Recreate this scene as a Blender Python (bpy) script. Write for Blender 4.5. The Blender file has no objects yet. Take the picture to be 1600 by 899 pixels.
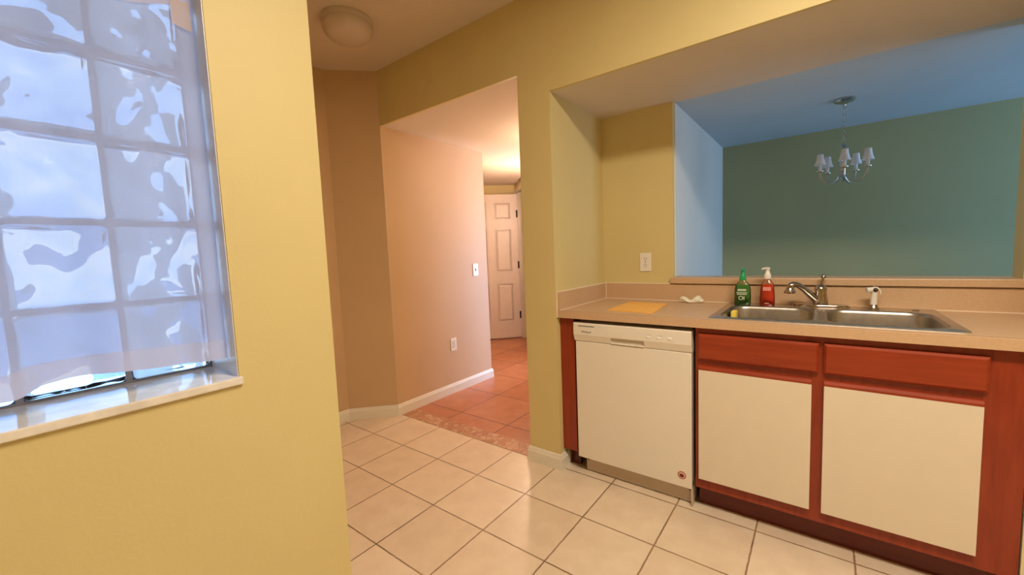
import bpy, bmesh, math, random
from mathutils import Vector, Matrix, noise
random.seed(7)
SC = bpy.context.scene
COL = SC.collection
R = math.radians
PI = math.pi

# ------------------------------------------------------------------ dimensions (metres)
CAMZ = 1.2387
A, B = 1.908, 2.543                 # front plane of the sink wall, back plane of the niche
C1, C2, P1, P2 = -1.362, -1.156, -0.707, 0.652   # column, pass-through jambs
H, S1, S2 = 2.612, 2.2185, 2.083    # kitchen ceiling, hall ceiling, niche soffit
HW, HE = -2.628, 3.055              # hall wall plane and its end
DY = 4.041                          # far dining wall
YC = 1.913                          # front edge of the worktop
LX, LY = -1.211, 0.655              # window wall plane and its corner
NR = 0.70                           # right side of the sink niche
TG = 0.3293; TGX, TGY = -1.849, 1.2721
THR = 1.934                         # threshold between tile floors

# ------------------------------------------------------------------ materials
def new_mat(name):
    m = bpy.data.materials.new(name); m.use_nodes = True
    nt = m.node_tree
    return m, nt, nt.nodes['Principled BSDF']

def link(nt, a, b): nt.links.new(a, b)

def coord(nt, scale=(1, 1, 1)):
    t = nt.nodes.new('ShaderNodeNewGeometry')
    mp = nt.nodes.new('ShaderNodeMapping'); mp.inputs['Scale'].default_value = scale
    link(nt, t.outputs['Position'], mp.inputs['Vector'])
    return mp.outputs['Vector']

def ocoord(nt, scale=(1, 1, 1)):
    t = nt.nodes.new('ShaderNodeTexCoord')
    mp = nt.nodes.new('ShaderNodeMapping'); mp.inputs['Scale'].default_value = scale
    link(nt, t.outputs['Object'], mp.inputs['Vector'])
    return mp.outputs['Vector']

def nz(nt, vec, scale, detail=3, rough=.5):
    n = nt.nodes.new('ShaderNodeTexNoise')
    n.inputs['Scale'].default_value = scale; n.inputs['Detail'].default_value = detail
    n.inputs['Roughness'].default_value = rough
    link(nt, vec, n.inputs['Vector'])
    return n.outputs['Fac']

def ramp(nt, fac, stops):
    r = nt.nodes.new('ShaderNodeValToRGB')
    e = r.color_ramp.elements
    while len(e) < len(stops): e.new(.5)
    for k, (p, c) in enumerate(stops):
        e[k].position = p; e[k].color = (*c, 1)
    link(nt, fac, r.inputs['Fac'])
    return r.outputs['Color']

def bump(nt, bsdf, h, strength, dist=.002):
    b = nt.nodes.new('ShaderNodeBump')
    b.inputs['Strength'].default_value = strength; b.inputs['Distance'].default_value = dist
    link(nt, h, b.inputs['Height']); link(nt, b.outputs['Normal'], bsdf.inputs['Normal'])
    return b

def plain(name, col, rough=.5, metal=0, var=.06, scale=14, bmp=0, bscale=120, spec=None, coat=0):
    m, nt, p = new_mat(name)
    v = ocoord(nt)
    f = nz(nt, v, scale)
    lo = tuple(max(0, c * (1 - var)) for c in col); hi = tuple(min(1, c * (1 + var)) for c in col)
    link(nt, ramp(nt, f, [(.3, lo), (.7, hi)]), p.inputs['Base Color'])
    p.inputs['Roughness'].default_value = rough; p.inputs['Metallic'].default_value = metal
    if spec is not None: p.inputs['Specular IOR Level'].default_value = spec
    if coat: p.inputs['Coat Weight'].default_value = coat
    if bmp: bump(nt, p, nz(nt, v, bscale, 4), bmp)
    return m

def math_n(nt, op, a, b=None, c=None):
    n = nt.nodes.new('ShaderNodeMath'); n.operation = op
    for k, x in enumerate((a, b, c)):
        if x is None: continue
        if isinstance(x, (int, float)): n.inputs[k].default_value = x
        else: link(nt, x, n.inputs[k])
    return n.outputs[0]

def tile_mat(name, gx, gy, t, c_lo, c_hi, c_grout, gw=.0045, rough=.3):
    m, nt, p = new_mat(name)
    g = nt.nodes.new('ShaderNodeNewGeometry')
    s = nt.nodes.new('ShaderNodeSeparateXYZ'); link(nt, g.outputs['Position'], s.inputs[0])
    wob = math_n(nt, 'MULTIPLY', math_n(nt, 'SUBTRACT', nz(nt, g.outputs['Position'], 30, 2), .5), .004)
    def edge(o, off):
        u = math_n(nt, 'DIVIDE', math_n(nt, 'SUBTRACT', math_n(nt, 'ADD', o, wob), off), t)
        fr = math_n(nt, 'FRACT', u)
        d = math_n(nt, 'MINIMUM', fr, math_n(nt, 'SUBTRACT', 1.0, fr))
        return math_n(nt, 'MULTIPLY', d, t), math_n(nt, 'FLOOR', u)
    dx, ix = edge(s.outputs[0], gx); dy_, iy = edge(s.outputs[1], gy)
    d = math_n(nt, 'MINIMUM', dx, dy_)
    mr = nt.nodes.new('ShaderNodeMapRange'); mr.interpolation_type = 'SMOOTHSTEP'
    mr.inputs['From Min'].default_value = gw * .35; mr.inputs['From Max'].default_value = gw
    link(nt, d, mr.inputs['Value'])
    cx = nt.nodes.new('ShaderNodeCombineXYZ'); link(nt, ix, cx.inputs[0]); link(nt, iy, cx.inputs[1])
    wn = nt.nodes.new('ShaderNodeTexWhiteNoise'); link(nt, cx.outputs[0], wn.inputs['Vector'])
    n1 = nz(nt, g.outputs['Position'], 9, 5, .6)
    f = math_n(nt, 'ADD', math_n(nt, 'MULTIPLY', n1, .75), math_n(nt, 'MULTIPLY', wn.outputs['Value'], .25))
    body = ramp(nt, f, [(.3, c_lo), (.7, c_hi)])
    gn = nz(nt, g.outputs['Position'], 7, 4, .7)
    gcol = ramp(nt, gn, [(.38, tuple(c * .5 for c in c_grout)), (.62, c_grout)])
    mx = nt.nodes.new('ShaderNodeMix'); mx.data_type = 'RGBA'
    link(nt, mr.outputs[0], mx.inputs['Factor']); link(nt, gcol, mx.inputs['A']); link(nt, body, mx.inputs['B'])
    link(nt, mx.outputs['Result'], p.inputs['Base Color'])
    p.inputs['Roughness'].default_value = rough
    hgt = math_n(nt, 'ADD', math_n(nt, 'MULTIPLY', mr.outputs[0], 1.0), math_n(nt, 'MULTIPLY', n1, .12))
    bump(nt, p, hgt, .5, .003)
    return m

def wall_paint(name, col, rough=.55):
    m, nt, p = new_mat(name)
    v = coord(nt)
    f = nz(nt, v, 2.2, 3)
    link(nt, ramp(nt, f, [(.3, tuple(c * .97 for c in col)), (.7, tuple(min(1, c * 1.03) for c in col))]), p.inputs['Base Color'])
    p.inputs['Roughness'].default_value = rough
    bump(nt, p, nz(nt, v, 75, 3, .6), .22, .0025)
    return m

def wood_mat(name, dark, mid, light, rough=.3, axis='z'):
    m, nt, p = new_mat(name)
    sc = {'z': (22, 22, 2.0), 'x': (2.0, 22, 22)}[axis]
    v = coord(nt, sc)
    f = nz(nt, v, 2.2, 6, .62)
    link(nt, ramp(nt, f, [(.25, dark), (.5, mid), (.78, light)]), p.inputs['Base Color'])
    p.inputs['Roughness'].default_value = rough
    bump(nt, p, f, .06, .001)
    return m

M = {}
M['yellow'] = wall_paint('yellow_wall_paint', (.67, .56, .265))
M['hallpaint'] = wall_paint('hall_wall_paint', (.60, .42, .245))  # tan paint with the alcove's reddish shade mixed into the colour
M['ceil'] = wall_paint('ceiling_paint', (.70, .62, .52), .8)
M['dinewhite'] = wall_paint('dining_white_paint', (.74, .76, .74), .7)
M['floor'] = tile_mat('cream_floor_tile', TGX, TGY, TG, (.70, .56, .41), (.82, .68, .52), (.36, .22, .125))
M['terra'] = tile_mat('terracotta_floor_tile', -2.24, 2.216, .459, (.46, .165, .075), (.60, .25, .125), (.17, .055, .03), .006, .32)
M['trimwhite'] = plain('white_trim_paint', (.80, .75, .64), .4, var=.02)
M['doorwhite'] = plain('white_door_paint', (.82, .73, .66), .4, var=.02)
M['cherry'] = wood_mat('cherry_wood_upright', (.20, .022, .006), (.27, .034, .010), (.33, .048, .014))
M['cherry_x'] = wood_mat('cherry_wood_level', (.22, .026, .007), (.29, .038, .011), (.36, .054, .016), axis='x')
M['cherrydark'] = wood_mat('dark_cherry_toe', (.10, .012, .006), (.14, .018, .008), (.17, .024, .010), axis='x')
M['laminate_white'] = plain('cream_laminate', (.76, .67, .53), .35, var=.015)
M['laminate'] = plain('tan_laminate', (.60, .40, .24), .38, var=.05, scale=90)
M['caulk'] = plain('pale_caulk', (.85, .72, .55), .5, var=.03)
M['dw'] = plain('white_appliance_enamel', (.82, .76, .66), .28, var=.01, coat=.2)
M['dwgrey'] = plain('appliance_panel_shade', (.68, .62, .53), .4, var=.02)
M['galv'] = plain('galvanised_steel', (.50, .47, .43), .45, .6, var=.12)
M['black'] = plain('black_rubber', (.012, .01, .01), .6)
M['ink'] = plain('dark_print', (.05, .035, .03), .6)
M['whiteplastic'] = plain('white_plastic', (.84, .80, .72), .35, var=.02)
M['button'] = plain('glossy_white_button', (.93, .93, .93), .12, var=.01)
M['steel'] = plain('brushed_stainless', (.62, .57, .51), .27, .95, var=.1, scale=40)
M['bowlsteel'] = plain('shaded_bowl_stainless', (.44, .40, .35), .33, .95, var=.12, scale=40)  # darker copy of the deck steel; shade inside the bowls put into the colour
M['chrome'] = plain('polished_chrome', (.46, .40, .35), .10, 1.0, var=.03)
M['bronze'] = plain('aged_bronze', (.10, .065, .045), .35, .9)
M['marble'] = plain('marble_sill', (.78, .74, .68), .10, var=.12, scale=22)
M['paper'] = plain('yellow_paper', (.93, .50, .12), .6, var=.02)
M['towel'] = plain('white_paper_towel', (.84, .80, .66), .9, var=.03, bmp=.2)
M['sponge'] = plain('yellow_sponge', (.92, .70, .12), .95, var=.1, scale=90, bmp=.6, bscale=200)
M['spongepad'] = plain('dark_scouring_pad', (.03, .03, .035), .95, var=.2, scale=90, bmp=.6, bscale=200)
M['nickel'] = plain('brushed_nickel', (.55, .52, .46), .22, 1.0)
M['shade'] = plain('white_fabric_shade', (.80, .82, .85), .8, var=.03)
M['dome'] = plain('opal_glass_dome', (.62, .53, .45), .3, var=.02)
M['greenplastic'] = plain('green_pump_plastic', (.02, .36, .12), .4)
M['whitelabel'] = plain('pale_label_print', (.80, .85, .66), .5, var=.02)
M['pinklabel'] = plain('pale_pink_print', (.95, .45, .36), .5, var=.02)
M['mosaicgrout'] = None

def liquid(name, col, trans=.55, rough=.12):
    m, nt, p = new_mat(name)
    f = nz(nt, ocoord(nt), 20, 2)
    link(nt, ramp(nt, f, [(.3, tuple(c * .9 for c in col)), (.7, col)]), p.inputs['Base Color'])
    p.inputs['Roughness'].default_value = rough
    p.inputs['Transmission Weight'].default_value = trans; p.inputs['IOR'].default_value = 1.33
    return m
M['green'] = liquid('green_soap', (.16, .42, .12), .45)
M['red'] = liquid('red_soap', (.92, .075, .028), .30)
def clear(name, tint=(.95, .97, .95)):
    m, nt, p = new_mat(name)
    f = nz(nt, ocoord(nt), 30, 2)
    out = nt.nodes['Material Output']
    tr = nt.nodes.new('ShaderNodeBsdfTransparent'); tr.inputs['Color'].default_value = (*tint, 1)
    gl = nt.nodes.new('ShaderNodeBsdfGlossy'); gl.inputs['Roughness'].default_value = .08
    fr = nt.nodes.new('ShaderNodeFresnel'); fr.inputs['IOR'].default_value = 1.35
    mx = nt.nodes.new('ShaderNodeMixShader')
    link(nt, math_n(nt, 'ADD', fr.outputs[0], math_n(nt, 'MULTIPLY', f, .08)), mx.inputs[0])
    link(nt, tr.outputs[0], mx.inputs[1]); link(nt, gl.outputs[0], mx.inputs[2])
    link(nt, mx.outputs[0], out.inputs['Surface'])
    return m
M['clear'] = clear('clear_bottle_plastic')
M['clearpink'] = clear('clear_pink_plastic', (.98, .86, .80))
M['cleargreen'] = clear('clear_green_plastic', (.78, .92, .74))
M['palepump'] = plain('pale_pump_plastic', (.86, .80, .72), .3)

def mosaic_mat():
    m, nt, p = new_mat('pebble_mosaic')
    v = coord(nt)
    vo = nt.nodes.new('ShaderNodeTexVoronoi'); vo.feature = 'DISTANCE_TO_EDGE'; vo.inputs['Scale'].default_value = 24
    vc = nt.nodes.new('ShaderNodeTexVoronoi'); vc.inputs['Scale'].default_value = 24
    link(nt, v, vo.inputs['Vector']); link(nt, v, vc.inputs['Vector'])
    sp = nt.nodes.new('ShaderNodeSeparateColor'); link(nt, vc.outputs['Color'], sp.inputs[0])
    body = ramp(nt, sp.outputs[0], [(.0, (.46, .20, .11)), (.55, (.55, .30, .17)), (.8, (.58, .36, .22)), (1, (.64, .43, .28))])
    mr = nt.nodes.new('ShaderNodeMapRange'); mr.inputs['From Min'].default_value = .02; mr.inputs['From Max'].default_value = .06
    link(nt, vo.outputs['Distance'], mr.inputs['Value'])
    mx = nt.nodes.new('ShaderNodeMix'); mx.data_type = 'RGBA'
    mx.inputs['A'].default_value = (.40, .165, .085, 1)
    link(nt, mr.outputs[0], mx.inputs['Factor']); link(nt, body, mx.inputs['B'])
    link(nt, mx.outputs['Result'], p.inputs['Base Color']); p.inputs['Roughness'].default_value = .4
    bump(nt, p, mr.outputs[0], .4, .002)
    return m
M['mosaic'] = mosaic_mat()

def curtain_mat(name, see, tint, trl):
    m, nt, p = new_mat(name)
    nt.nodes.remove(p)
    out = nt.nodes['Material Output']
    f = nz(nt, ocoord(nt, (260, 260, 40)), 3, 2)
    tr = nt.nodes.new('ShaderNodeBsdfTransparent'); tr.inputs['Color'].default_value = (.97, .97, 1, 1)
    tl = nt.nodes.new('ShaderNodeBsdfTranslucent'); tl.inputs['Color'].default_value = (*tint, 1)
    df = nt.nodes.new('ShaderNodeBsdfDiffuse'); df.inputs['Color'].default_value = (*tint, 1)
    m1 = nt.nodes.new('ShaderNodeMixShader'); m1.inputs[0].default_value = trl
    link(nt, df.outputs[0], m1.inputs[1]); link(nt, tl.outputs[0], m1.inputs[2])
    m2 = nt.nodes.new('ShaderNodeMixShader')
    link(nt, math_n(nt, 'ADD', math_n(nt, 'MULTIPLY', f, .06), see - .03), m2.inputs[0])
    link(nt, m1.outputs[0], m2.inputs[1]); link(nt, tr.outputs[0], m2.inputs[2])
    link(nt, m2.outputs[0], out.inputs['Surface'])
    return m
M['sheer'] = curtain_mat('sheer_white_fabric', .18, (.80, .80, .95), .70)
M['hem'] = curtain_mat('doubled_sheer_fabric', .08, (.78, .76, .90), .55)
M['tape'] = curtain_mat('beige_fabric_fold', .15, (.80, .66, .58), .45)

def block_mat():
    m, nt, p = new_mat('wavy_glass_block')
    v = ocoord(nt, (1, 1, 1))
    w = nt.nodes.new('ShaderNodeTexWave'); w.inputs['Scale'].default_value = 5
    w.inputs['Distortion'].default_value = 7; w.inputs['Detail'].default_value = 1; w.inputs['Detail Scale'].default_value = 1.4
    link(nt, v, w.inputs['Vector'])
    n = nz(nt, v, 9, 2)
    p.inputs['Base Color'].default_value = (.86, .95, 1, 1)
    p.inputs['Roughness'].default_value = .03
    p.inputs['Transmission Weight'].default_value = 1; p.inputs['IOR'].default_value = 1.45
    bump(nt, p, math_n(nt, 'ADD', math_n(nt, 'MULTIPLY', w.outputs['Fac'], .5), n), .8, .02)
    return m
M['block'] = block_mat()
M['mortar'] = plain('grey_mortar', (.30, .31, .34), .8, var=.05)

# ------------------------------------------------------------------ mesh builder
class MB:
    def __init__(s): s.bm = bmesh.new()
    def box(s, x0, x1, y0, y1, z0, z1, bev=0, seg=2):
        vs = [s.bm.verts.new((x, y, z)) for x in (x0, x1) for y in (y0, y1) for z in (z0, z1)]
        f = [(0, 1, 3, 2), (4, 6, 7, 5), (0, 4, 5, 1), (2, 3, 7, 6), (0, 2, 6, 4), (1, 5, 7, 3)]
        fs = [s.bm.faces.new([vs[i] for i in q]) for q in f]
        if bev:
            es = {e for q in fs for e in q.edges}
            bmesh.ops.bevel(s.bm, geom=list(es), offset=bev, segments=seg, profile=.5, affect='EDGES')
        return s
    def prism(s, pts, z0, z1):
        """pts: plan polygon (x, y), counter-clockwise."""
        n = len(pts)
        lo = [s.bm.verts.new((x, y, z0)) for x, y in pts]; hi = [s.bm.verts.new((x, y, z1)) for x, y in pts]
        s.bm.faces.new(list(reversed(lo))); s.bm.faces.new(hi)
        for i in range(n): s.bm.faces.new([lo[i], lo[(i + 1) % n], hi[(i + 1) % n], hi[i]])
        return s
    def loft(s, loops, cap0=True, cap1=True, closed=True):
        L = [[s.bm.verts.new(p) for p in lp] for lp in loops]
        n = len(L[0])
        for a, b in zip(L, L[1:]):
            for i in range(n if closed else n - 1):
                s.bm.faces.new([a[i], a[(i + 1) % n], b[(i + 1) % n], b[i]])
        if cap0: s.bm.faces.new(list(reversed(L[0])))
        if cap1: s.bm.faces.new(L[-1])
        return s
    def lathe(s, prof, c=(0, 0, 0), n=32, axis='z', cap0=True, cap1=True):
        loops = []
        for r, h in prof:
            lp = []
            for k in range(n):
                t = 2 * PI * k / n
                u, v = r * math.cos(t), r * math.sin(t)
                if axis == 'z': q = (c[0] + u, c[1] + v, c[2] + h)
                elif axis == 'y': q = (c[0] + u, c[1] + h, c[2] - v)
                else: q = (c[0] + h, c[1] + u, c[2] + v)
                lp.append(q)
            loops.append(lp)
        return s.loft(loops, cap0, cap1)
    def tube(s, pts, r, n=12, caps=True):
        pts = [Vector(p) for p in pts]
        rs = r if isinstance(r, (list, tuple)) else [r] * len(pts)
        loops = []; up = None
        for i, p in enumerate(pts):
            d = (pts[min(i + 1, len(pts) - 1)] - pts[max(i - 1, 0)]).normalized()
            if up is None:
                up = d.orthogonal().normalized()
            up = (up - d * up.dot(d)).normalized()
            w = d.cross(up)
            loops.append([p + (up * math.cos(2 * PI * k / n) + w * math.sin(2 * PI * k / n)) * rs[i] for k in range(n)])
        return s.loft(loops, caps, caps)
    def torus(s, c, R_, r, rot=None, n=16, m=8, sx=1):
        loops = []
        rot = rot or Matrix.Identity(3)
        for i in range(n):
            t = 2 * PI * i / n
            lp = []
            for k in range(m):
                u = 2 * PI * k / m
                q = Vector(((R_ + r * math.cos(u)) * math.cos(t) * sx, (R_ + r * math.cos(u)) * math.sin(t), r * math.sin(u)))
                lp.append(Vector(c) + rot @ q)
            loops.append(lp)
        return s.loft(loops + [loops[0]], False, False)
    def sphere(s, c, r, sx=1, sy=1, sz=1, n=16):
        bmesh.ops.create_uvsphere(s.bm, u_segments=n, v_segments=n // 2 + 2, radius=1,
            matrix=Matrix.Translation(c) @ Matrix.Diagonal((r * sx, r * sy, r * sz, 1)))
        return s
    def build(s, name, mat, parent=None, base=(0, 0, 0), smooth=False, bevel=0, seg=2):
        bm = s.bm
        bmesh.ops.remove_doubles(bm, verts=bm.verts[:], dist=1e-6)
        bmesh.ops.recalc_face_normals(bm, faces=bm.faces[:])
        b = Vector(base)
        for v in bm.verts: v.co -= b
        me = bpy.data.meshes.new(name)
        bm.to_mesh(me); bm.free()
        me.materials.append(mat)
        o = bpy.data.objects.new(name, me); COL.objects.link(o)
        if parent: o.parent = parent
        else: o.location = b
        if smooth:
            me.shade_smooth() if hasattr(me, 'shade_smooth') else None
            md = o.modifiers.new('Edge', 'EDGE_SPLIT'); md.split_angle = R(35)
        if bevel:
            md = o.modifiers.new('Bevel', 'BEVEL'); md.width = bevel; md.segments = seg; md.limit_method = 'ANGLE'; md.angle_limit = R(40)
        return o

def tag(o, label=None, cat=None, group=None, kind=None):
    if label: o['label'] = label
    if cat: o['category'] = cat
    if group: o['group'] = group
    if kind: o['kind'] = kind
    return o

def thing(name, base, label, cat, group=None, rz=0):
    o = bpy.data.objects.new(name, None); COL.objects.link(o)
    o.empty_display_size = .05
    o.location = base; o.rotation_euler = (0, 0, rz)
    return tag(o, label, cat, group)

def struct(o, label, cat='wall'):
    return tag(o, label, cat, kind='structure')

def rrect(x0, x1, y0, y1, r, z, n=6):
    pts = []
    for cx, cy, a0 in ((x1 - r, y1 - r, 0), (x0 + r, y1 - r, 90), (x0 + r, y0 + r, 180), (x1 - r, y0 + r, 270)):
        for k in range(n + 1):
            t = R(a0 + 90 * k / n)
            pts.append((cx + r * math.cos(t), cy + r * math.sin(t), z))
    return pts

def text_mesh(body, size, name, mat, parent, mtx, depth=.0004):
    cu = bpy.data.curves.new(name, 'FONT'); cu.body = body; cu.size = size; cu.extrude = depth
    cu.align_x = 'CENTER'; cu.align_y = 'CENTER'
    tmp = bpy.data.objects.new(name, cu); COL.objects.link(tmp)
    dg = bpy.context.evaluated_depsgraph_get(); dg.update()
    me = bpy.data.meshes.new_from_object(tmp.evaluated_get(dg))
    COL.objects.unlink(tmp); bpy.data.objects.remove(tmp)
    me.transform(mtx); me.materials.clear(); me.materials.append(mat)
    o = bpy.data.objects.new(name, me); COL.objects.link(o); o.parent = parent
    return o

# ================================================================== SETTING
# floors
struct(MB().box(-3.4, 2.5, -2.4, THR, -.05, 0).box(C1 + .05, 2.5, THR, B, -.05, 0).build('floor', M['floor']), 'cream square floor tiles of the kitchen', 'floor')
struct(MB().prism([(-6, THR + .13), (C1 + .05, THR + .13), (C1 + .05, 4.2), (2.6, 4.2), (2.6, 7.5), (-6, 7.5)], -.05, 0).build('floor_hall', M['terra']),
       'terracotta floor tiles of the hallway', 'floor')
struct(MB().box(-2.66, C1 + .05, THR, THR + .13, -.05, .0008).build('trim_1', M['mosaic']), 'pebble mosaic strip between cream and terracotta floor tiles', 'threshold')
struct(MB().box(P1 - .05, 2.7, B, DY + .16, -.05, 0).build('floor_dining', plain('cool_bounce_floor', (.16, .20, .25), .95, var=.1, scale=60)), 'unseen dining room floor, coloured blue grey for its bounce light', 'floor')  # out of view; dark blue grey chosen to cool the bounce on the ceiling

# kitchen ceiling + hall ceiling + soffit
struct(MB().box(-3.4, 2.5, -2.4, A + .02, H, H + .06).build('ceiling', M['ceil']), 'beige kitchen ceiling', 'ceiling')
struct(MB().prism([(-6, HE - .02), (HW - .02, HE - .02), (HW - .02, A + .02), (C1 + .02, A + .02), (C1 + .02, 4.3), (2.6, 4.3), (2.6, 7.5), (-6, 7.5)], S1, S1 + .06).build('ceiling_hall', M['ceil']),
       'lower ceiling of the hallway', 'ceiling')
struct(MB().box(C2 - .02, NR + .02, A + .02, B + .03, S2, S2 + .06).build('ceiling_soffit', M['ceil']), 'soffit over the sink counter', 'ceiling')
struct(MB().box(P1 - .02, 2.7, B + .03, DY + .16, S2, S2 + .06).build('ceiling_dining', wall_paint('daylight_tinted_ceiling', (.50, .60, .68), .8)), 'dining room ceiling beyond the pass-through', 'ceiling')  # blue cast of the window daylight put into the ceiling colour

# headers and column
struct(MB().box(HW, C1, A, A + .02, S1, H).box(C1, C2, A, 4.2, 0, H).box(C2, NR, A, A + .02, S2, H).box(NR, 2.4, A, A + .12, 0, H).build('wall_front', M['yellow']),
       'yellow front wall with a column between the hallway opening and the sink niche')
struct(MB().box(C2, P1, B, DY + .16, 0, S2).box(P1, P2, B, B + .12, 0, 1.016).box(P2, NR + .1, B, B + .12, 0, S2)
       .box(NR, NR + .1, A + .12, B, 0, S2).build('wall_niche', M['yellow']), 'yellow back wall of the sink niche around the pass-through')
struct(MB().box(P1, P1 + .006, B + .03, DY, 1.056, S2).box(P1, P1 + .006, B + .16, DY, 0, 1.056).build('wall_dining_side', M['dinewhite']), 'pale side wall of the dining room beside the pass-through')
struct(MB().box(P1, 2.7, DY, DY + .16, 0, S2).build('wall_dining_far', wall_paint('blue_lit_wall_paint', (.38, .38, .20))), 'far wall of the dining room behind the chandelier')  # dim blue light on yellow paint put into the colour as a darker green
# dining right wall with a tall window opening
DWX = 2.6
struct(MB().box(DWX, DWX + .12, B, 2.75, 0, S2).box(DWX, DWX + .12, 3.85, DY, 0, S2).box(DWX, DWX + .12, 2.75, 3.85, 0, .3).box(DWX, DWX + .12, 2.75, 3.85, 2.0, S2)
       .box(NR + .1, DWX + .12, B, B + .12, 0, S2).build('wall_dining_window', M['dinewhite']), 'dining room wall with the daylight window')

# hallway / alcove mass
struct(MB().prism([(-2.89, LY - .02), (-2.89, 1.645), (HW, A), (HW, HE), (-6, HE), (-6, HE - .15), (-3.03, HE - .15), (-3.03, LY - .02)], 0, H).build('wall_hall', M['hallpaint']),
       'tan hallway wall with an angled corner')
struct(MB().box(-3.03, LX - .2, LY - .05, LY, 0, H).build('wall_alcove', M['yellow']), 'alcove wall behind the window wall')
struct(MB().box(-3.03, LX - .31, LY - .075, LY - .051, -.1, H).build('wall_bounce_outside', plain('bright_bounce_white', (.80, .80, .80), .9, var=.03, bmp=.3, bscale=40)), 'white wall face added outside to brighten the glass block window')  # bright face added so the right-hand blocks look lit from outside
# window wall
WY0, WY1, WZ0, WZ1 = -.688, .392, .945, 1.965
WT = .30
struct(MB().box(LX - WT, LX, -2.4, LY, 0, WZ0 - .02).box(LX - WT, LX, -2.4, LY, WZ1, H).box(LX - WT, LX, WY1, LY, WZ0 - .02, WZ1).box(LX - WT, LX, -2.4, WY0, WZ0 - .02, WZ1)
       .build('wall_left', M['yellow']), 'yellow wall with the glass block window')
struct(MB().box(2.4, 2.5, -2.4, A, 0, H).build('wall_right', M['yellow']), 'yellow kitchen wall behind the viewer on the sink side')
struct(MB().box(LX - WT, 2.5, -2.5, -2.4, 0, H).build('wall_back', M['yellow']), 'yellow kitchen wall behind the viewer')
# jamb lining and marble sill
rv = WY1 - .001
struct(MB().box(LX - .19, LX - .001, rv - .002, rv, WZ0, WZ1).build('trim_2', M['whiteplastic'] if False else wall_paint('white_reveal_paint', (.72, .70, .68), .35)),
       'white plastered window reveal', 'window reveal')
win = bpy.data.objects.new('window_1', None); COL.objects.link(win); win.location = (LX - .185, WY0, WZ0)
struct(win, 'glass block window behind the sheer curtain', 'window')
wb = (LX - .185, WY0, WZ0)
GX1 = LX - .185; GX0 = GX1 - .08
ncol = 6; nrow = 5; pit = .180
mort = MB()
for i in range(ncol + 1):
    y = WY1 - i * pit
    mort.box(GX0 + .008, GX1 - .012, y - .006, y + .006, WZ0, WZ1)
for j in range(nrow + 1):
    z = WZ0 + j * .204
    for i in range(ncol):
        y1 = WY1 - i * pit - .006; y0 = WY1 - (i + 1) * pit + .006
        mort.box(GX0 + .008, GX1 - .012, y0, y1, max(WZ0, z - .006), min(WZ1, z + .006))
mort.build('mortar_joint', M['mortar'], win, wb)
first = None
for i in range(ncol):
    for j in range(nrow):
        yc_ = WY1 - (i + .5) * pit; zc_ = WZ0 + (j + .5) * .204
        if first is None:
            mb = MB(); h = .0955; g = .0838
            mb.box(-.04, .04, -g, g, -h, h, .012, 3)
            first = mb.build('glass_block', M['block'], win, (0, 0, 0), smooth=True); o = first
        else:
            o = first.copy(); COL.objects.link(o); o.parent = win
        o.location = (GX0 + .04 - wb[0], yc_ - wb[1], zc_ - wb[2])
        o.rotation_euler = (PI * ((i + j) % 2), 0, PI * (j % 2))
MB().box(LX - .30, LX + .012, WY0, WY1 + .006, WZ0 - .02, WZ0, .003).build('window_sill', M['marble'], win, wb)

# baseboards
def base_run(mb, pts, h=.085, t=.014):
    """profile swept along plan points; room is on the left of travel."""
    pr = [(0, 0), (t, 0), (t, h * .72), (t * .75, h * .80), (t * .55, h * .92), (t * .3, h), (0, h)]
    n = len(pts); loops = []
    for i, p in enumerate(pts):
        p = Vector(p)
        d0 = (p - Vector(pts[i - 1])).normalized() if i else None
        d1 = (Vector(pts[i + 1]) - p).normalized() if i < n - 1 else None
        n0 = Vector((-d0.y, d0.x)) if d0 else None; n1 = Vector((-d1.y, d1.x)) if d1 else None
        if n0 is None: m = n1
        elif n1 is None: m = n0
        else:
            m = (n0 + n1).normalized(); m = m / max(.3, m.dot(n0))
        loops.append([(p.x + m.x * u, p.y + m.y * u, z) for u, z in pr])
    mb.loft(loops)
    return mb
mb = MB()
base_run(mb, [(-3.6, HE), (HW, HE), (HW, A), (-2.89, 1.645), (-2.89, LY)][::-1], .088) if False else base_run(mb, [(-3.4, HE), (HW, HE), (HW, A), (-2.89, 1.645), (-2.89, LY)], .088)
struct(mb.build('baseboard_hall', M['trimwhite']), 'white baseboard along the hallway and alcove wall', 'baseboard')
mb = MB(); base_run(mb, [(C2, 1.996), (C2, A), (C1, A), (C1, 3.0)], .088)
struct(mb.build('baseboard_column', M['trimwhite']), 'white baseboard wrapping the yellow column', 'baseboard')

# far hall door (open) and angled walls
H0 = Vector((-3.484, 4.760)); d1 = Vector((-.7071, -.7071)); n1 = Vector((-.7071, .7071)); d2 = -n1
def P2d(o, s, t): return (o + d1 * s + n1 * t)
K = H0 + n1 * .07
def wallprism(mb, o, s0, s1, t0, t1, z0, z1):
    q = [P2d(o, s0, t0), P2d(o, s1, t0), P2d(o, s1, t1), P2d(o, s0, t1)]
    mb.prism([(v.x, v.y) for v in q], z0, z1)
mb = MB()
wallprism(mb, H0, -.12, 2.6, .07, .19, 0, S1)           # behind the door
struct(mb.build('wall_far', M['yellow']), 'angled yellow wall behind the open white door')
mb = MB()
wallprism(mb, H0, -.12, 0, .0, .07, 0, S1)
wallprism(mb, H0, -.12, 0, -.86, -.04, 2.10, S1)
wallprism(mb, H0, -.12, 0, -.04, 0, 0, S1)
wallprism(mb, H0, -.12, 0, -1.25, -.86, 0, S1)
struct(mb.build('wall_far_side', M['yellow']), 'angled hall wall holding the far doorway')
mb = MB(); wallprism(mb, H0, -1.4, -1.3, -1.25, .6, 0, S1); wallprism(mb, H0, -1.3, -.12, .25, .35, 0, S1); wallprism(mb, H0, -1.3, -.12, -1.25, -1.15, 0, S1)
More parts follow.
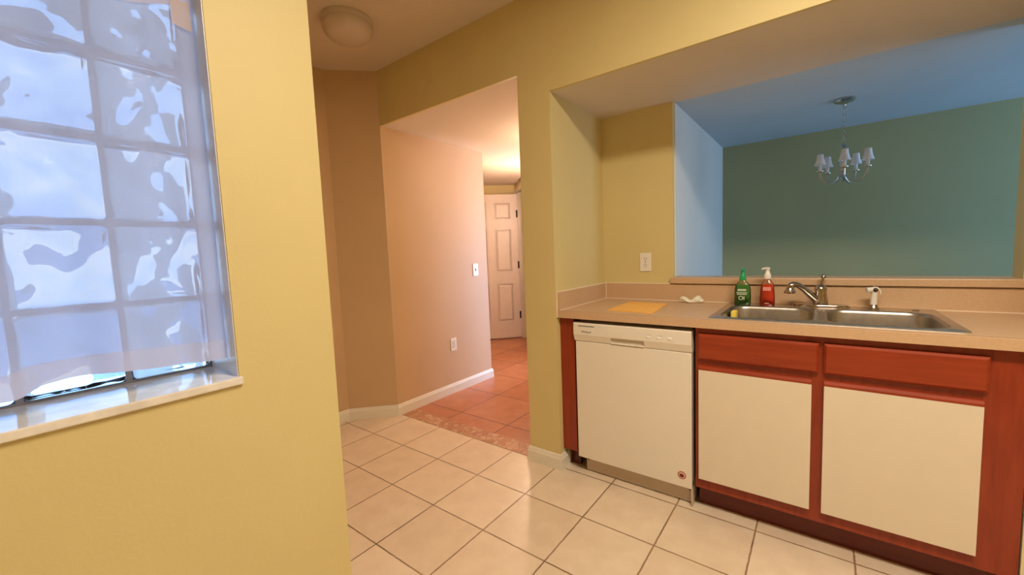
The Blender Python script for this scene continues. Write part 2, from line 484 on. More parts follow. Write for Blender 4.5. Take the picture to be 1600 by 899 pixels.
struct(mb.build('wall_far_room', M['hallpaint']), 'tan wall of the room through the far doorway')
mb = MB()
wallprism(mb, H0, 0, .016, -.115, -.062, 0, 2.10) if False else None
wallprism(mb, H0, -.001, .016, -.92, .03, 2.085, 2.15)
wallprism(mb, H0, -.12, .002, -.055, -.040, 0, 2.10)
wallprism(mb, H0, -.12, .002, -.86, -.845, 0, 2.10)
wallprism(mb, H0, -.001, .016, -.92, -.86, 0, 2.085)
struct(mb.build('trim_3', M['trimwhite']), 'white door casing around the far doorway', 'door casing')

door = bpy.data.objects.new('door_1', None); COL.objects.link(door)
door.location = (H0.x, H0.y, 0); door.rotation_euler = (0, 0, math.atan2(d1.y, d1.x))
struct(door, 'white six-panel door standing open at the end of the hallway', 'door')
# local: +x along the leaf away from the hinge, -y towards the back wall, +y side faces the viewer? (n1 is -y here)
DW_, DH = .78, 2.075
ys = lambda t: t
mb = MB()
th = .035; yf = .034                     # visible face at y = +yf
cols = [(.105, .105 + .225), (DW_ - .105 - .225, DW_ - .105)]
rows = [(.26, .80), (.98, 1.58), (1.72, 1.95)]
xs = sorted({0, DW_, *[v for c in cols for v in c]}); zs = sorted({.012, DH, *[v for r in rows for v in r]})
def is_panel(xa, xb, za, zb):
    return any(abs(xa - c[0]) < 1e-6 and abs(xb - c[1]) < 1e-6 for c in cols) and any(abs(za - r[0]) < 1e-6 and abs(zb - r[1]) < 1e-6 for r in rows)
mb.box(0, DW_, yf - th, yf - .010, .012, DH)
for xa, xb in zip(xs, xs[1:]):
    for za, zb in zip(zs, zs[1:]):
        if not is_panel(xa, xb, za, zb): mb.box(xa, xb, yf - .010, yf, za, zb)
mb.build('door_leaf', M['doorwhite'], door, (0, 0, 0))
for xa, xb in cols:
    for za, zb in rows:
        q = .014
        lp = lambda i, y: [(xa + i, y, za + i), (xb - i, y, za + i), (xb - i, y, zb - i), (xa + i, y, zb - i)]
        MB().loft([lp(.002, yf - .0098), lp(q, yf - .0098), lp(q + .018, yf - .0005), lp(q + .020, yf - .0005)]).build('door_panel', M['doorwhite'], door, (0, 0, 0))
for z in (.345, 1.07, 1.795):
    MB().lathe([(.013, -.05), (.013, .05)], (.012, yf + .013, z), 12).box(.002, .022, yf - .001, yf + .006, z - .048, z + .048).build('hinge', M['black'], door, (0, 0, 0))

# hall living-room window wall far right (source of the cool daylight in the hall)
struct(MB().box(2.6, 2.7, 4.2, 7.5, 0, S1).box(-6, -4.9, HE, 7.5, 0, S1).box(-6, -2.2, 7.4, 7.5, 0, S1)
       .box(1.6, 2.6, 7.4, 7.5, 0, S1).box(.4, 1.6, 7.4, 7.5, 1.9, S1).box(.4, 1.6, 7.4, 7.5, 0, .2).box(-2.2, .4, 7.4, 7.5, 0, S1).build('wall_living', M['hallpaint']),
       'outer walls of the room past the hallway')

# ground outside
struct(MB().box(-30, LX - .5, -25, 25, -.3, -.1).build('ground', plain('outdoor_ground', (.66, .66, .64), .9, var=.2, scale=2)), 'ground outside the glass block window', 'ground')

# ================================================================== THINGS
# ---- sheer curtain
cb = (LX - .055, .0, 1.0)
cur = thing('sheer_curtain', cb, 'sheer white curtain hanging in front of the glass block window', 'curtain')
botp = [(-.60, .985), (-.3, .99), (-.05, .990), (.005, .990), (.03, .988), (.059, 1.007), (.097, 1.011), (.128, 1.010), (.173, 1.007), (.233, .999), (.324, .991), (.399, .990)]
hemp = [(-.60, 1.03), (-.3, 1.03), (0, 1.036), (.03, 1.045), (.052, 1.052), (.177, 1.053), (.237, 1.047), (.32, 1.042), (.402, 1.039)]
def interp(tb, y):
    for (a0, v0), (a1, v1) in zip(tb, tb[1:]):
        if a0 <= y <= a1: return v0 + (v1 - v0) * (y - a0) / (a1 - a0)
    return tb[0][1] if y < tb[0][0] else tb[-1][1]
def fold(y, z):
    k = min(1, max(0, (1.95 - z) / .4))
    return (.010 * math.sin(y * 34 + 1.1 + .5 * math.sin(z * 3)) + .004 * math.sin(y * 71 + z * 2.0)) * (.45 + .55 * k) + .004 * noise.noise((y * 9, z * 4, 2))
YR = .386
def sheet(za, zb, ny=90, nz_=70, off=0.0, y0=-.6, y1=YR):
    mb = MB(); loops = []
    for j in range(nz_ + 1):
        lp = []
        for i in range(ny + 1):
            y = y0 + (y1 - y0) * i / ny
            z = za(y) + (zb(y) - za(y)) * j / nz_
            lp.append((cb[0] + off + fold(y, z), y, z))
        loops.append(lp)
    return mb.loft(loops, False, False, closed=False)
TOP = 1.945
o = sheet(lambda y: interp(hemp, y) - .001, lambda y: TOP).build('curtain_panel', M['sheer'], cur, cb, smooth=True)
o = sheet(lambda y: interp(botp, y), lambda y: interp(hemp, y), nz_=6).build('hem', M['hem'], cur, cb, smooth=True); o['label'] = 'doubled lower hem'
o = sheet(lambda y: 1.835 + (y - .24) * .34 if y > -.1 else 1.72, lambda y: TOP, nz_=8, off=.0035).build('rod_pocket', M['hem'], cur, cb, smooth=True); o['label'] = 'doubled top pocket of the curtain'
o = sheet(lambda y: 1.826 - (y - .34) * .2, lambda y: 1.885, nz_=6, ny=10, off=.0065, y0=.340, y1=.378).build('corner_fold', M['tape'], cur, cb, smooth=True); o['label'] = 'beige folded patch at the top corner'
rb = (LX - .055, -.1, 1.925)
tag(MB().tube([(LX - .075, WY0 + .002, 1.928), (LX - .075, WY1 - .004, 1.928)], .006, 14).lathe([(.010, 0), (.010, .014)], (LX - .075, WY1 - .018, 1.928), 14, 'y')
    .build('curtain_rod', M['bronze'], None, rb, smooth=True), 'thin dark rod carrying the sheer curtain inside the window reveal', 'curtain rod')

# ---- ceiling dome light
lb = (-2.20, 1.42, H)
dl = thing('ceiling_light', lb, 'round opal flush ceiling light above the alcove, switched off', 'ceiling light')
MB().lathe([(.10, 0), (.142, 0), (.145, -.012), (.142, -.03), (.10, -.03)], lb, 48).build('base_pan', M['dome'], dl, lb, smooth=True)
MB().lathe([(.136, -.03), (.138, -.05), (.130, -.075), (.108, -.098), (.07, -.114), (.03, -.120), (.004, -.121)], lb, 48).build('glass_dome', M['dome'], dl, lb, smooth=True)

# ---- worktop
kb = (C2, YC, .876)
wt = thing('countertop', kb, 'tan laminate sink countertop with backsplash along the yellow wall', 'countertop')
SX0, SX1, SY0, SY1 = -.385, .392, 1.975, 2.515
T0, T1 = .876, .914
yb_ = B - .001; xr = NR - .001; xl = C2 + .001
MB().box(xl, xr, YC + .004, SY0, T0, T1).box(xl, xr, SY1, yb_, T0, T1).box(xl, SX0, SY0, SY1, T0, T1).box(SX1, xr, SY0, SY1, T0, T1).build('slab', M['laminate'], wt, kb)
MB().box(xl, xr, YC, YC + .004, T0 - .002, T1 - .0012).build('front_edge', M['laminate'], wt, kb, bevel=.001)
ZB = 1.0145
o = MB().box(xl + .018, xr, YC + .0042, YC + .0058, T1 - .001, T1 + .0003).build('edge_seam', plain('dark_seam', (.16, .07, .03), .6), wt, kb); o['label'] = 'thin dark seam along the front edge'
o = MB().box(xl + .018, xr, yb_ - .018, yb_, T1, ZB).build('backsplash', M['laminate'], wt, kb)
o = MB().box(xl, xl + .018, YC + .002, yb_, T1, ZB).build('side_splash', M['laminate'], wt, kb)
mb = MB()
mb.box(xl + .0165, xr, yb_ - .0215, yb_ - .018, T1, T1 + .0035).box(xl + .018, xl + .0215, YC + .004, yb_ - .0215, T1, T1 + .0035)
mb.box(xl + .018, P1 - .012, yb_ - .0195, yb_, ZB, ZB + .004).box(xl, xl + .0195, YC + .002, yb_, ZB, ZB + .004)
mb.box(xl + .0178, xl + .0215, yb_ - .0215, yb_ - .0178, T1, ZB).box(xl - .0004, xl + .006, YC - .0006, YC + .002, T0, ZB + .004)
o = mb.build('caulk_bead', M['caulk'], wt, kb); o['label'] = 'pale caulk lines'
# pass-through ledge
lg = tag(MB().box(P1 - .012, NR + .02, B - .032, B + .155, 1.0185, 1.054, .004).build('pass_through_ledge', M['laminate'], None, (P1, B, 1.0185)),
         'long tan laminate ledge at the bottom of the pass-through opening', 'ledge')

# ---- end panel beside dishwasher
eb = (C2, 1.945, 0)
ep = thing('cabinet_end_panel', eb, 'narrow cherry wood panel between the yellow column and the dishwasher', 'cabinet panel')
MB().box(C2 + .001, -1.068, 1.945, 1.963, .115, T0 - .004).box(-1.086, -1.068, 1.963, 2.53, .115, T0 - .004).build('panel', M['cherry'], ep, eb, bevel=.001)
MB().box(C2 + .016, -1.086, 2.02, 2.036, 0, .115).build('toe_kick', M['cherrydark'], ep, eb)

# ---- dishwasher
db = (-.76, 1.95, 0)
dw = thing('dishwasher', db, 'white built-in dishwasher between the cherry panel and the sink cabinet', 'dishwasher')
X0, X1 = -1.060, -.459
MB().box(X0 + .006, X1 - .012, 1.99, 2.50, .10, .855).box(X1 - .012, X1 - .004, 1.962, 2.3, .02, .845).build('tub_body', M['galv'], dw, db)
MB().box(X0 + .004, X1 - .003, 1.936, 1.985, .095, .751, .004).build('door', M['dw'], dw, db)
# control panel: profile swept along x, with a pocket handle cut
prof = [(1.985, .752), (1.9385, .752), (1.9345, .755), (1.923, .790), (1.9235, .846), (1.928, .8535), (1.985, .8535)]
hx0, hx1 = -.848, -.678
def run(mb, xa, xb, pr): mb.loft([[(xa, y, z) for y, z in pr], [(xb, y, z) for y, z in pr]])
mb = MB(); run(mb, X0, hx0, prof); run(mb, hx1, X1, prof)
prof2 = [(1.985, .786), (1.9243, .786), (1.923, .792), (1.9235, .846), (1.928, .8535), (1.985, .8535)]
run(mb, hx0, hx1, prof2)
run(mb, hx0, hx1, [(1.985, .752), (1.9385, .752), (1.931, .754), (1.930, .757), (1.934, .759), (1.985, .759)])
mb.build('control_panel', M['dw'], dw, db)
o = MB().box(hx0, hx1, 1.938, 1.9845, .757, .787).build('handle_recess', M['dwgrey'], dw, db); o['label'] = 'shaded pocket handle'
yf_ = 1.9222
# vent slit, logo, buttons, legends
mb = MB()
for k in range(9): mb.box(-1.030 + k * .0105, -1.030 + k * .0105 + .0085, yf_ + .0002, yf_ + .003, .8345, .8385)
o = mb.build('vent_slots', M['ink'], dw, db); o['label'] = 'dark dashes at the top of the control panel'
rx = Matrix.Rotation(PI / 2, 4, 'X')
loc = lambda x, y, z: Matrix.Translation((x - db[0], y - db[1], z - db[2]))
text_mesh('Whirlpool', .0135, 'logo', M['ink'], dw, loc(-.985, yf_ + .0006, .806) @ rx)
for x, z in ((-.654, .8105), (-.603, .8100), (-.555, .8120)):
    MB().box(x - .009, x + .009, yf_ - .0015, yf_ + .002, z - .0045, z + .0045, .0012).build('button', M['button'], dw, db)
for x, z, w in ((-.652, .8195, .026), (-.601, .8205, .030), (-.547, .7985, .024)):
    mb = MB()
    mb.box(x - w / 2, x + w / 2, yf_ + .0004, yf_ + .003, z - .0012, z + .0012)
    o = mb.build('button_legend', M['dwgrey'], dw, db)
sb = MB().lathe([(.001, -.0010), (.020, -.0010), (.0205, .0)], (-.506, 1.936, .155), 32, 'y').build('round_sticker', plain('pale_sticker', (.78, .52, .40), .5), dw, db); sb['label'] = 'round pale and dark red sticker'
MB().torus((-.506, 1.9350, .155), .0165, .0016, Matrix.Rotation(PI / 2, 3, 'X'), 28, 6).build('sticker_ring', plain('dark_red_print', (.30, .05, .04), .5), sb, db)
MB().sphere((-.507, 1.9350, .153), .0105, 1, .12, .85).sphere((-.503, 1.9344, .1545), .003, 1.4, .3, 1).build('sticker_emblem', plain('maroon_print', (.16, .012, .02), .4), sb, db)
MB().box(X0 + .03, X1 - .004, 1.984, 1.992, .006, .094).box(X1 - .010, X1 - .003, 1.955, 1.992, .006, .125).build('toe_kick', plain('pale_metal_kick', (.60, .50, .40), .45, var=.03), dw, db)
for x in (X0 + .042, X1 - .022):
    MB().lathe([(.0055, -.0035), (.0055, .0)], (x, 1.984, .070), 12, 'y').build('screw', M['black'], dw, db)

# ---- sink base cabinet
cbx = (.03, 1.93, 0)
cab = thing('sink_base_cabinet', cbx, 'cherry wood sink base cabinet with two cream doors under the counter', 'cabinet')
FX0, FX1 = -.446, .528
FY = 1.945
# face frame: stiles and rails
mb = MB()
mb.box(FX0, -.424, FY, FY + .02, .115, T0 - .004).box(.430, FX1, FY, FY + .02, .115, T0 - .004).box(-.024, .024, FY + .0005, FY + .02, .15, .845)
mb.box(-.424, .430, FY + .001, FY + .02, .845, T0 - .004).box(-.424, .430, FY + .001, FY + .02, .665, .735).box(-.424, .430, FY + .001, FY + .02, .115, .172)
mb.build('face_frame', M['cherry'], cab, cbx)
mbb = MB(); mbb.box(FX0, FX0 + .016, FY + .02, 2.53, .115, .68).box(FX1 - .016, FX1, FY + .02, 2.53, 0, .68).box(FX0 + .016, FX1 - .016, FY + .02, 2.53, .115, .131).build('carcass', M['cherry'], cab, cbx)
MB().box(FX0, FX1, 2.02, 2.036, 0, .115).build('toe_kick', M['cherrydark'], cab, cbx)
for xa, xb in ((-.434, -.006 + .008), (.016, .441)):
    # drawer front with chamfered edge all round
    za, zb = .727, .846
    lp = lambda i, y: [(xa + i, y, za + i), (xb - i, y, za + i), (xb - i, y, zb - i), (xa + i, y, zb - i)]
    MB().loft([lp(0, FY), lp(0, FY - .010), lp(.009, FY - .019)]).build('drawer_front', M['cherry_x'], cab, cbx)
for xa, xb in ((-.430, -.0185), (.0195, .4315)):
    d = MB().box(xa, xb, FY - .019, FY - .001, .167, .681, .0012).build('door', M['laminate_white'], cab, cbx); d['label'] = 'cream laminate door'
    MB().loft([[(x, y, z) for y, z in ((FY - .019, .681), (FY - .019, .690), (FY - .010, .6985), (FY - .001, .7005), (FY - .001, .681))] for x in (xa, xb)]).build('door_pull_strip', M['cherry_x'], d, cbx)
# wall stub right of the cabinet
struct(MB().box(FX1 + .004, NR, FY - .004, 2.53, 0, T0 - .004).build('wall_stub', wall_paint('pale_stub_paint', (.74, .66, .42))), 'pale low wall closing the counter beside the sink cabinet')

# ---- sink
skb = (0, 2.24, T1)
sk = thing('kitchen_sink', skb, 'double-bowl stainless steel sink set into the tan counter', 'sink')
zt = T1 + .005
RX0, RX1, RY0, RY1 = -.400, .406, 1.958, 2.520
bowls = [(-.365, -.016, 1.990, 2.392), (.020, .372, 1.990, 2.392)]
bm_ = MB()
# deck: planar face with two holes, filled
outer = rrect(RX0 + .004, RX1 - .004, RY0 + .004, RY1 - .004, .018, zt, 5)
loops_ = [outer] + [rrect(*b_, .075, zt, 9) for b_ in bowls]
edges = []
for lp in loops_:
    vs = [bm_.bm.verts.new(p) for p in lp]
    for i in range(len(vs)): edges.append(bm_.bm.edges.new((vs[i], vs[(i + 1) % len(vs)])))
bmesh.ops.triangle_fill(bm_.bm, edges=edges, use_beauty=True, normal=(0, 0, 1))
bm_.loft([outer, rrect(RX0 + .001, RX1 - .001, RY0 + .001, RY1 - .001, .02, zt - .0015, 5), rrect(RX0, RX1, RY0, RY1, .021, T1 + .0003, 5)], False, False)
deck = bm_.build('deck', M['steel'], sk, skb, smooth=True)
for (x0, x1, y0, y1) in bowls:
    mb = MB(); lps = []
    for ins, z, rr in ((0, zt, .075), (.004, zt - .004, .074), (.008, zt - .015, .072), (.014, zt - .10, .068), (.020, zt - .145, .062), (.034, zt - .163, .05), (.06, zt - .168, .04)):
        lps.append(rrect(x0 + ins, x1 - ins, y0 + ins, y1 - ins, rr, z, 9))
    mb.loft(lps, False, True)
    bo = mb.build('bowl', M['bowlsteel'], sk, skb, smooth=True)
    md = bo.modifiers.new('Solid', 'SOLIDIFY'); md.thickness = .001; md.offset = 1
    cx, cy = (x0 + x1) / 2, (y0 + y1) / 2
    MB().lathe([(.044, -.1675), (.040, -.1655), (.030, -.1668), (.012, -.1670)], (cx, cy, zt), 28).build('drain', M['chrome'], sk, skb, smooth=True)
MB().lathe([(.012, 0), (.012, .003), (.006, .006)], (.335, 2.46, zt), 20).build('hole_cap', M['chrome'], sk, skb, smooth=True)

# ---- faucet
fb = (0.003, 2.468, zt + .0004)
fa = thing('kitchen_faucet', fb, 'single-lever chrome faucet on the back of the sink', 'faucet')
lp = lambda ex, z: [(fb[0] + (.112 - ex) * math.cos(t) * (1 if abs(math.cos(t)) < .99 else 1), fb[1] + (.030 - ex * .6) * math.sin(t) * (1.0 - .25 * math.cos(t) ** 2), z) for t in [2 * PI * k / 40 for k in range(40)]]
MB().loft([lp(0, zt), lp(0, zt + .004), lp(.006, zt + .010), lp(.02, zt + .013)]).build('base_plate', M['chrome'], fa, fb, smooth=True)
MB().lathe([(.030, .011), (.031, .02), (.027, .045), (.024, .07), (.0255, .082), (.024, .09), (.019, .100), (.012, .106), (.004, .108)], fb, 28).build('body', M['chrome'], fa, fb, smooth=True)
sp = [(fb[0] - .006, 2.462, .945), (-.032, 2.444, .975), (-.062, 2.424, 1.008), (-.080, 2.411, 1.024), (-.093, 2.402, 1.031), (-.104, 2.395, 1.032), (-.113, 2.389, 1.026), (-.116, 2.387, 1.012)]
MB().tube(sp, [.017, .0165, .0145, .0135, .0135, .0145, .0155, .015], 16).build('spout', M['chrome'], fa, fb, smooth=True)
MB().lathe([(.0155, .010), (.019, .002), (.0245, -.008), (.0235, -.014), (.012, -.0165)], (-.1165, 2.387, 1.004), 22).build('spray_head', M['chrome'], fa, fb, smooth=True)
lv = MB().tube([(fb[0], 2.468, 1.020), (fb[0] + .003, 2.470, 1.038), (fb[0] + .009, 2.474, 1.060)], [.0065, .0055, .006], 12).sphere((fb[0] + .010, 2.4745, 1.0665), .0125, 1, 1, .8).build('lever', M['chrome'], fa, fb, smooth=True)

# ---- side sprayer
pb = (.196, 2.455, zt)
sy = thing('side_sprayer', pb, 'white side sprayer standing to the faucet side of the larger sink bowl edge', 'sprayer')
sy['label'] = 'white hand sprayer in a chrome holder on the sink deck'
MB().lathe([(.021, 0), (.021, .004), (.017, .009), (.015, .018), (.013, .021)], pb, 24).build('holder', M['chrome'], sy, pb, smooth=True)
MB().tube([(pb[0], pb[1], zt + .018), (pb[0] + .001, pb[1], zt + .045), (pb[0] + .002, pb[1] - .001, zt + .068), (pb[0] + .001, pb[1] - .003, zt + .082)], [.0125, .0125, .0115, .010], 18).build('handle', M['whiteplastic'], sy, pb, smooth=True)
MB().tube([(pb[0] + .006, pb[1] - .001, zt + .084), (pb[0] - .006, pb[1] - .004, zt + .089), (pb[0] - .026, pb[1] - .010, zt + .086)], [.010, .0115, .0135], 16).build('nozzle', M['whiteplastic'], sy, pb, smooth=True)
o = MB().tube([(pb[0] - .004, pb[1] - .004, zt + .099), (pb[0] + .010, pb[1] - .002, zt + .097), (pb[0] + .020, pb[1], zt + .086), (pb[0] + .024, pb[1], zt + .070)], [.004, .0055, .0045, .003], 10).build('trigger', M['palepump'], sy, pb, smooth=True)
MB().sphere((pb[0] + .004, pb[1] - .010, zt + .088), .0095).build('pivot', M['bronze'], sy, pb, smooth=True)

# ---- soap bottles
def bottle(name, base, label, hgt, w, dpt, liquid_m, shell_m, fill, pump_m, spoutdir, prof):
    t = thing(name, base, label, 'soap bottle')
    x, y, z = base
    def ring(sx, zz, ins=0):
        a_, b_ = w * sx / 2 - ins, dpt * sx / 2 - ins
        out = []
        for k in range(32):
            u = 2 * PI * k / 32; c, s_ = math.cos(u), math.sin(u)
            e = .62
            out.append((x + a_ * math.copysign(abs(c) ** e, c), y + b_ * math.copysign(abs(s_) ** e, s_), z + zz))
        return out
    MB().loft([ring(sx, zz) for zz, sx in prof]).build('bottle_shell', shell_m, t, base, smooth=True)
    pf = [(zz, sx) for zz, sx in prof if zz < fill]
    pf = [(max(zz, .0015), sx) for zz, sx in pf] + [(fill, interp(prof, fill))]
    MB().loft([ring(sx, zz, .0012) for zz, sx in pf]).build('liquid_soap', liquid_m, t, base, smooth=True)
    zt_ = prof[-1][0]
    MB().lathe([(.0135, zt_ - .002), (.0155, zt_), (.0155, zt_ + .019), (.0125, zt_ + .026), (.0095, zt_ + .034), (.0075, zt_ + .046)], base, 20).build('pump_collar', pump_m, t, base, smooth=True)
    zh = z + zt_ + .046
    ca, sa = math.cos(spoutdir), math.sin(spoutdir)
    mb = MB().lathe([(.0085, zt_ + .044), (.011, zt_ + .048), (.011, zt_ + .056), (.007, zt_ + .0585)], base, 18)
    mb.tube([(x, y, zh + .006), (x + ca * .014, y + sa * .014, zh + .006), (x + ca * .026, y + sa * .026, zh + .003)], [.0065, .0055, .004], 10)
    mb.build('pump_head', pump_m, t, base, smooth=True)
    MB().tube([(x, y, z + .01), (x, y, z + zt_ - .003)], .0025, 8).build('dip_tube', M['clear'], t, base, smooth=True)
    return t
gb = (-.324, 2.428, zt)
gt = bottle('dish_soap_bottle', gb, 'green pump bottle of soap on the back corner of the sink', .2, .076, .046, M['green'], M['cleargreen'], .105, M['greenplastic'], R(-95),
            [(0, .90), (.004, 1.0), (.05, 1.0), (.085, .97), (.105, .84), (.118, .62), (.126, .40), (.132, .36)])
yl = gb[1] - .023 - .0006
mb = MB()
for zz, w_, h_ in ((.080, .040, .010), (.066, .050, .004), (.058, .046, .005)):
    n_ = 7
    for k in range(n_):
        xx = gb[0] - w_ / 2 + w_ * k / n_
        mb.box(xx, xx + w_ / n_ * .74, yl - .0006, yl + .0015, gb[2] + zz - h_ / 2, gb[2] + zz + h_ / 2)
mb.torus((gb[0] - .006, yl + .0005, gb[2] + .038), .009, .0017, Matrix.Rotation(PI / 2, 3, 'X'), 20, 6)
mb.box(gb[0] + .007, gb[0] + .0105, yl - .0006, yl + .0015, gb[2] + .028, gb[2] + .047)
o = mb.build('label_print', M['whitelabel'], gt, gb); o['label'] = 'pale lettering marks on the green bottle'
rbs = (-.214, 2.432, zt)
rt_ = bottle('hand_soap_bottle', rbs, 'red pump bottle of soap standing between the green bottle and the faucet', .2, .066, .044, M['red'], M['clearpink'], .108, M['palepump'], R(200),
             [(0, .92), (.004, 1.0), (.04, 1.0), (.09, .90), (.112, .80), (.124, .60), (.132, .42), (.138, .36)])
yl = rbs[1] - .0212
mb = MB()
for k in range(5):
    xx = rbs[0] - .017 + k * .007
    mb.box(xx, xx + .0052, yl - .0006, yl + .002, rbs[2] + .078, rbs[2] + .097)
o = mb.build('label_print', M['pinklabel'], rt_, rbs); o['label'] = 'pale lettering marks on the red bottle'
MB().box(rbs[0] - .009, rbs[0] + .009, yl - .0022, yl + .001, rbs[2] + .012, rbs[2] + .016).build('bottom_print', M['pinklabel'], rt_, rbs)

# ---- sponge in the bowl (leaning on the far-left of the bowl wall)
hb = (-.3535, 2.24, .838)
ho = thing('sponge_holder', hb, 'small black sponge holder stuck inside the sink bowl below the green bottle', 'sponge holder')
MB().box(-.3535, -.3505, 2.195, 2.285, .838, .905, .001).build('back_plate', M['black'], ho, hb)
mb = MB().box(-.3505, -.316, 2.198, 2.282, .838, .841).box(-.319, -.316, 2.198, 2.282, .841, .856)
mb.build('tray', M['black'], ho, hb)
sgb = (-.334, 2.24, .8415)
sg = thing('dish_sponge', sgb, 'yellow dish sponge sitting in the black holder inside the sink bowl', 'sponge')
MB().box(-.346, -.324, 2.206, 2.274, .8415, .912, .004).build('foam', M['sponge'], sg, sgb, smooth=True)

# ---- yellow envelope on the counter
yb0 = (-.78, 2.18, T1)
mb = MB()
q0 = [(-.899, 2.007), (-.652, 1.990), (-.690, 2.352), (-.915, 2.362)]
mb.prism([(x, y) for x, y in q0], T1 + .0002, T1 + .0045)
env = thing('yellow_envelope', yb0, 'flat orange-yellow envelope lying on the counter near the column', 'envelope')
mb.build('sleeve', M['paper'], env, yb0)
MB().prism([(-.912, 2.345), (-.694, 2.334), (-.70, 2.31), (-.80, 2.272), (-.905, 2.322)], T1 + .0045, T1 + .0055).build('flap', M['paper'], env, yb0)

# ---- crumpled paper towel
tb = (-.585, 2.47, T1)
mb = MB()
bmesh.ops.create_icosphere(mb.bm, subdivisions=4, radius=1, matrix=Matrix.Identity(4))
for v in mb.bm.verts:
    x, y, z = v.co
    hgt_ = .026 + .012 * math.exp(-((x - .45) / .35) ** 2) + .016 * math.exp(-((x + .75) / .3) ** 2) - .012 * math.exp(-((x + .1) / .25) ** 2)
    n_ = noise.noise(Vector((x * 1.8, y * 1.8, z * 1.8))) * .22 + noise.noise(Vector((x * 4, y * 4, z * 4 + 5))) * .10
    k = 1 + n_
    v.co = Vector((tb[0] + x * .066 * k, tb[1] + y * .034 * k, tb[2] + max(.0004, (z * .6 + .42) * hgt_ * k)))
tag(mb.build('crumpled_paper_towel', M['towel'], None, tb, smooth=True), 'crumpled white paper towel lying on the counter against the backsplash', 'paper towel')

# ---- wall plates
def outlet(name, base, label, face, rz, kind='duplex', cat='outlet', w=.070, h=.115):
    t = thing(name, base, label, cat, rz=rz)          # local: plate in xz plane facing -y
    MB().box(-w / 2, w / 2, -.006, .0, -h / 2, h / 2, .002).build('cover_plate', M['whiteplastic'], t, (0, 0, 0))
    if kind == 'duplex':
        for z in (-.0195, .0195):
            so = MB().lathe([(.0165, -.0078), (.0172, -.005)], (0, 0, z), 24, 'y').build('socket', M['whiteplastic'], t, (0, 0, 0))
            MB().box(-.0075, -.0050, -.0083, -.0074, z - .0005, z + .0085).box(.0050, .0075, -.0083, -.0074, z - .0005, z + .0085).lathe([(.0026, -.0083), (.0026, -.0074)], (0, 0, z - .0085), 12, 'y').build('slots', M['ink'], so, (0, 0, 0))
        MB().lathe([(.003, -.0072), (.003, -.0058)], (0, 0, 0), 12, 'y').build('screw', M['ink'], t, (0, 0, 0))
    elif kind == 'switch':
        MB().box(-.006, .006, -.0075, -.005, -.013, .013).build('toggle_slot', M['ink'], t, (0, 0, 0))
        MB().box(-.004, .004, -.016, -.006, .0, .012, .0015).build('toggle', M['whiteplastic'], t, (0, 0, 0))
        for z in (-.03, .03): MB().lathe([(.003, -.0070), (.003, -.0058)], (0, 0, z), 12, 'y').build('screw', M['whiteplastic'], t, (0, 0, 0))
    else:
        MB().box(-.0165, .0165, -.0085, -.005, -.0335, .0335, .0012).build('rocker_insert', plain('greyed_plastic', (.66, .62, .56), .4), t, (0, 0, 0))
    return t
outlet('wall_outlet', (-.875, B - .0002, 1.149), 'white duplex outlet on the yellow wall above the backsplash', None, 0)
# hall wall faces +x : local -y must map to +x  -> rotate +90 deg
outlet('light_switch', (HW + .0002, 2.879, 1.095), 'white toggle light switch on the hallway wall', None, R(90), 'switch', 'light switch')
outlet('wall_outlet', (HW + .0002, 2.542, .441), 'pale outlet low on the hallway wall above the baseboard', None, R(90), 'decora')

# ---- chandelier
ch = (.097, 3.25, S2)
cd = thing('chandelier', ch, 'small nickel chandelier with white shades hanging in the dining room', 'chandelier')
MB().lathe([(.052, 0), (.054, -.006), (.046, -.016), (.020, -.024), (.008, -.032), (.005, -.040)], ch, 32).build('canopy', M['nickel'], cd, ch, smooth=True)
mb = MB(); zc = S2 - .045; k = 0
while zc > 1.822:
    rot = Matrix.Rotation(PI / 2, 3, 'X') if k % 2 == 0 else Matrix.Rotation(PI / 2, 3, 'Z') @ Matrix.Rotation(PI / 2, 3, 'X')
    loops = []
    c = Vector((ch[0], ch[1], zc))
    for i in range(14):
        t = 2 * PI * i / 14; lp_ = []
        for j in range(6):
            u = 2 * PI * j / 6
            q = Vector(((.0075 + .0018 * math.cos(u)) * math.cos(t), (.0125 + .0018 * math.cos(u)) * math.sin(t), .0018 * math.sin(u)))
            lp_.append(c + rot @ q)
        loops.append(lp_)
    mb.loft(loops + [loops[0]], False, False)
    zc -= .0195; k += 1
mb.build('chain', M['nickel'], cd, ch, smooth=True)
MB().lathe([(.003, 1.825 - S2), (.012, 1.815 - S2), (.016, 1.806 - S2), (.007, 1.795 - S2), (.006, 1.74 - S2), (.011, 1.73 - S2), (.015, 1.70 - S2), (.008, 1.675 - S2), (.007, 1.66 - S2), (.018, 1.648 - S2), (.020, 1.632 - S2), (.010, 1.615 - S2), (.004, 1.600 - S2)], ch, 24).build('center_column', M['nickel'], cd, ch, smooth=True)
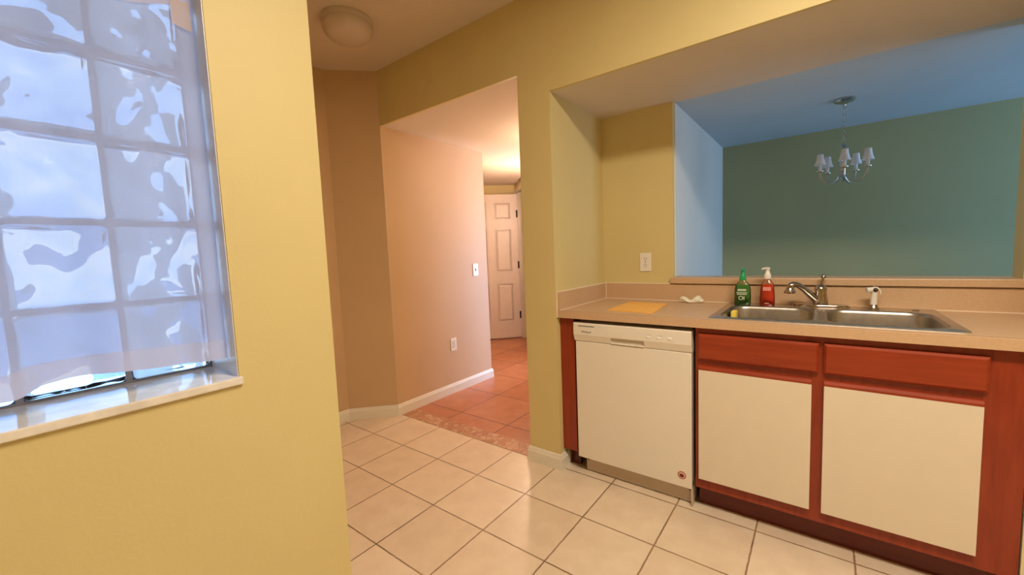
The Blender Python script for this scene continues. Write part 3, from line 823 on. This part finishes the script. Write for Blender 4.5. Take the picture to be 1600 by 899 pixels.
for i in range(5):
    an = R(-88 + 72 * i); ca, sa = math.cos(an), math.sin(an)
    pt = lambda r, z: (ch[0] + ca * r, ch[1] + sa * r, z)
    arm = MB().tube([pt(.012, 1.640), pt(.030, 1.612), pt(.055, 1.592), pt(.082, 1.592), pt(.104, 1.612), pt(.116, 1.640), pt(.118, 1.662)], .0042, 10).build('arm', M['nickel'], cd, ch, smooth=True)
    c_ = pt(.118, 0)
    MB().lathe([(.004, 1.658), (.019, 1.663), (.021, 1.668), (.010, 1.668)], c_, 20).build('drip_cup', M['nickel'], arm, ch, smooth=True)
    MB().lathe([(.0085, 1.667), (.0085, 1.708)], c_, 14).build('candle_sleeve', M['shade'], arm, ch, smooth=True)
    sh = MB().lathe([(.030, 1.703), (.0255, 1.715), (.020, 1.735), (.0165, 1.758), (.016, 1.768)], c_, 28, cap0=False, cap1=False).build('lamp_shade', M['shade'], cd, ch, smooth=True)
    md = sh.modifiers.new('Solid', 'SOLIDIFY'); md.thickness = .0012

# ================================================================== LIGHT
def area(name, loc, target, sx, sy, power, col, spread=None):
    l = bpy.data.lights.new(name, 'AREA'); l.shape = 'RECTANGLE'; l.size = sx; l.size_y = sy
    l.energy = power; l.color = col
    if spread: l.spread = R(spread)
    o = bpy.data.objects.new(name, l); COL.objects.link(o)
    o.location = loc
    o.rotation_euler = (Vector(target) - Vector(loc)).to_track_quat('-Z', 'Y').to_euler()
    return o
area('kitchen_ceiling_lamp', (.45, .70, 2.585), (.45, .70, 0), 1.2, .3, 61, (1, .86, .68))
area('dining_window_light', (DWX + .10, 3.30, 1.2), (0, 3.30, 1.15), 1.1, 1.6, 15, (.18, .50, 1.0))
area('living_window_light', (1.0, 7.3, 1.0), (-2.6, 2.8, .7), 1.0, 1.5, 340, (.50, .66, 1.0))
for nm, pos, pw in (('hall_lamp', (-1.78, 3.0, 1.98), 13), ('door_fill_light', (-2.60, 3.86, 1.72), 52)):  # second one is an added fill, placed out of view to brighten the door
    l = bpy.data.lights.new(nm, 'POINT'); l.energy = pw; l.color = (1, .69, .50); l.shadow_soft_size = .10
    o = bpy.data.objects.new(nm, l); COL.objects.link(o); o.location = pos

w = bpy.data.worlds.new('World'); SC.world = w; w.use_nodes = True
nt = w.node_tree; bg = nt.nodes['Background']
tc = nt.nodes.new('ShaderNodeTexCoord'); sx = nt.nodes.new('ShaderNodeSeparateXYZ')
link(nt, tc.outputs['Generated'], sx.inputs[0])
rc = ramp(nt, sx.outputs[2], [(.0, (.66, .82, 1.0)), (.16, (.42, .66, 1.0)), (.6, (.20, .42, .95))])
link(nt, rc, bg.inputs['Color']); bg.inputs['Strength'].default_value = 3.2

# ================================================================== CAMERA
cam = bpy.data.cameras.new('Camera'); co = bpy.data.objects.new('Camera', cam); COL.objects.link(co)
cam.sensor_fit = 'HORIZONTAL'; cam.sensor_width = 36.0; cam.lens = 634.4984 / 1600 * 36.0
cam.clip_start = .02
fw = Vector((-0.60414834, 0.79240552, -0.08425126)); rt = Vector((0.79664134, 0.60313137, -0.03993912)); up = Vector((-0.0191666, 0.09124719, 0.99564381))
m = Matrix((rt, up, -fw)).transposed().to_4x4(); m.translation = (0, 0, CAMZ)
co.matrix_world = m
SC.camera = co
vs = SC.view_settings
vs.view_transform = 'Standard'; vs.look = 'None'; vs.exposure = 0; vs.gamma = 1; vs.use_curve_mapping = False
SC.cycles.use_denoising = True
SC.cycles.max_bounces = 12; SC.cycles.transparent_max_bounces = 16; SC.cycles.transmission_bounces = 12; SC.cycles.diffuse_bounces = 4
SC.cycles.sample_clamp_indirect = 8
